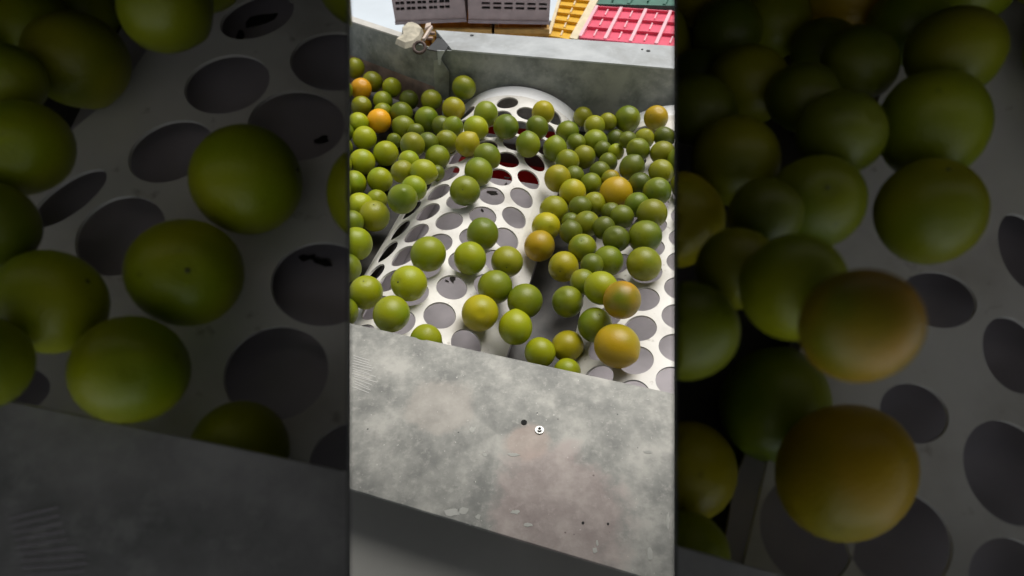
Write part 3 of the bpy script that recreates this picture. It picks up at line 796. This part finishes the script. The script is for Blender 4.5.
for side in (-1, 1):
    tray = build_tray(side)
    L = side_limes(side)
    items = [(l[0], l[1], None) for l in L]
    labs = row_labels(items, lambda it: 's', None, {'s': 62})
    kk = KL if side < 0 else KR
    pn_ = (RT-FW*kk).normalized()                # divider plane through its own sheet
    for l, (z, pos, rr) in zip(L, labs):
        p = CAM+l[4]*l[5]; R = l[2]/F*l[5]
        d = l[4].normalized(); lat = (d-FW*d.dot(FW)); cosf = d.dot(FW)
        # fruit lying side-on: a little slimmer across than long
        sq = Matrix.Identity(4)
        if lat.length > 1e-4:
            latn = (lat.normalized()-d*lat.normalized().dot(d)).normalized(); kq = max(.84, cosf)
            for a_ in range(3):
                for b_ in range(3): sq[a_][b_] = (1 if a_ == b_ else 0)-(1-kq)*latn[a_]*latn[b_]
        orig = l[0]/3.16+350
        sp = next((v for (s_, xx), v in SIDESPEC.items() if s_ == side and abs(xx-orig) < .3 and l[1] > 60), None)
        lab = sp or f"{CN[l[3]]} lime {zones[side]}, {pos}, {rr} row from bottom"
        o = place_lime(p, R*.985, l[3], rng.randrange(4), rot_random(rng), lab, 'limes in the side trays', False, sq)
        # fruit pressed against the divider keeps to its own side
        near = (p-CAM).dot(pn_)*(side)
        if near < R*1.1:
            bm = bmesh.new(); bm.from_mesh(o.data); bm.transform(o.matrix_world)
            pl = CAM+pn_*(side*.0010)
            bmesh.ops.bisect_plane(bm, geom=list(bm.verts)+list(bm.edges)+list(bm.faces), plane_co=pl, plane_no=pn_*side, clear_inner=True)
            if len(bm.verts) < 4: bm.free(); bpy.data.objects.remove(o); continue
            edges = [e for e in bm.edges if e.is_boundary]
            if edges: bmesh.ops.contextual_create(bm, geom=edges)
            bm.transform(o.matrix_world.inverted())
            me = bpy.data.meshes.new('lime'); bm.to_mesh(me); bm.free(); me.materials.append(o.data.materials[0])
            for pp in me.polygons: pp.use_smooth = len(pp.vertices) < 8
            o.data = me
        c = bpy.data.objects.new('stem_scar', scar_me); C.objects.link(c); c.parent = o
        if near < R*1.1:
            if ((o.matrix_world @ Vector((0, 0, -.0228)))-CAM).dot(pn_)*side < .003: bpy.data.objects.remove(c)

# ------------------------------------------------------------------ unseen sheet added overhead to block the sun from the two trays
bm = bmesh.new(); slab(bm, [Vector((-1.1, -.7, 0)), Vector((1.1, -.7, 0)), Vector((1.1, .47, -.385)), Vector((-1.1, .47, -.385))], Vector((0, 0, .01)))
blocker = obj('sun_blocker', bm, m_blocker); blocker.location = (0, 0, 1.75); tag(blocker, 'dark unseen sheet added overhead to keep sun off the side trays', 'sun_blocker')
bm = bmesh.new()
for x in (-1.05, 1.05):
    box(bm, (x-.02, -.62, -1.75), (x+.02, -.58, -.03))
o = obj('sun_blocker_post', bm, m_inside, blocker)

# ------------------------------------------------------------------ light
w = bpy.data.worlds.new('sky'); scn.world = w; w.use_nodes = True
bg = w.node_tree.nodes['Background']; bg.inputs[0].default_value = (.93, .96, 1, 1); bg.inputs[1].default_value = .30
def sun(strength, rx, rz, angle, col):
    ld = bpy.data.lights.new('sun', 'SUN'); ld.energy = strength; ld.angle = math.radians(angle); ld.color = col
    o = bpy.data.objects.new('sun', ld); C.objects.link(o); o.rotation_euler = (math.radians(rx), 0, math.radians(rz)); return o
sun(3.6, -27, -28, 45, (1, .97, .92))
ld = bpy.data.lights.new('added_fill_light', 'AREA'); ld.shape = 'RECTANGLE'; ld.size = .9; ld.size_y = .04; ld.energy = .043; ld.color = (1, .90, .80)  # fill added above the viewer to brighten the side trays, no visible source
o = bpy.data.objects.new('added_fill_light', ld); C.objects.link(o); o.location = (0, .03, 1.525); o.rotation_euler = (math.radians(35), 0, 0)

ld = bpy.data.lights.new('added_fill_light', 'AREA'); ld.shape = 'RECTANGLE'; ld.size = .8; ld.size_y = .02; ld.energy = .022; ld.color = (1, .90, .80)  # second added fill, gives the tray limes light from the top
o = bpy.data.objects.new('added_fill_light', ld); C.objects.link(o); o.location = (0, .185, 1.452); o.rotation_euler = (math.radians(5), 0, 0)

# scraps of dry leaf lying on the pan, seen through the holes
rs = random.Random(5); m_leaf = plain('dry_leaf', (.02, .016, .012), .9, 0, .3, 60)
def scrap(c, ex, ey, n_, size, label):
    bm = bmesh.new(); n = 9; pts = []
    for i in range(n):
        a = 2*math.pi*i/n; k = size*rs.uniform(.35, 1.1)
        pts.append(ex*(k*1.5*math.cos(a))+ey*(k*.7*math.sin(a)))
    slab(bm, pts, n_*.0008); o = obj('leaf_scrap', bm, m_leaf); o.location = c; tag(o, label, 'leaf', 'dry leaf scraps on the pans')
for k, (x, y, w_) in enumerate([(453, 279, .007), (447, 281, .004), (454, 239, .005), (493, 193, .009), (507, 178, .007), (506, 184, .004), (467, 216, .005), (432, 202, .005), (426, 208, .005), (482, 210, .005)]):
    p = at(x, y, .79); u = (p-O1).dot(AX); z = .80+(-.02)*(u+LEN)/(LEN-.155)+.0008; p = at(x, y, z)
    lab = 'small blackened leaf scrap on the pan, seen through a central bed hole'
    a = rs.uniform(0, 3); scrap(p, Vector((math.cos(a), math.sin(a), 0)), Vector((-math.sin(a), math.cos(a), 0)), Vector((0, 0, 1)), w_, lab)
for (x, y, w_) in [(322, 262, .004), (308, 258, .003), (262, 20, .006), (240, 36, .004), (322, 140, .003)]:
    a = rs.uniform(0, 3); ex = RT*math.cos(a)+EU*math.sin(a); ey = -RT*math.sin(a)+EU*math.cos(a)
    scrap(on_tray(x, y, CT+.0155), ex, ey, -NC, w_*1.1, 'small blackened scrap of dry leaf seen through a hole of the dim left tray')
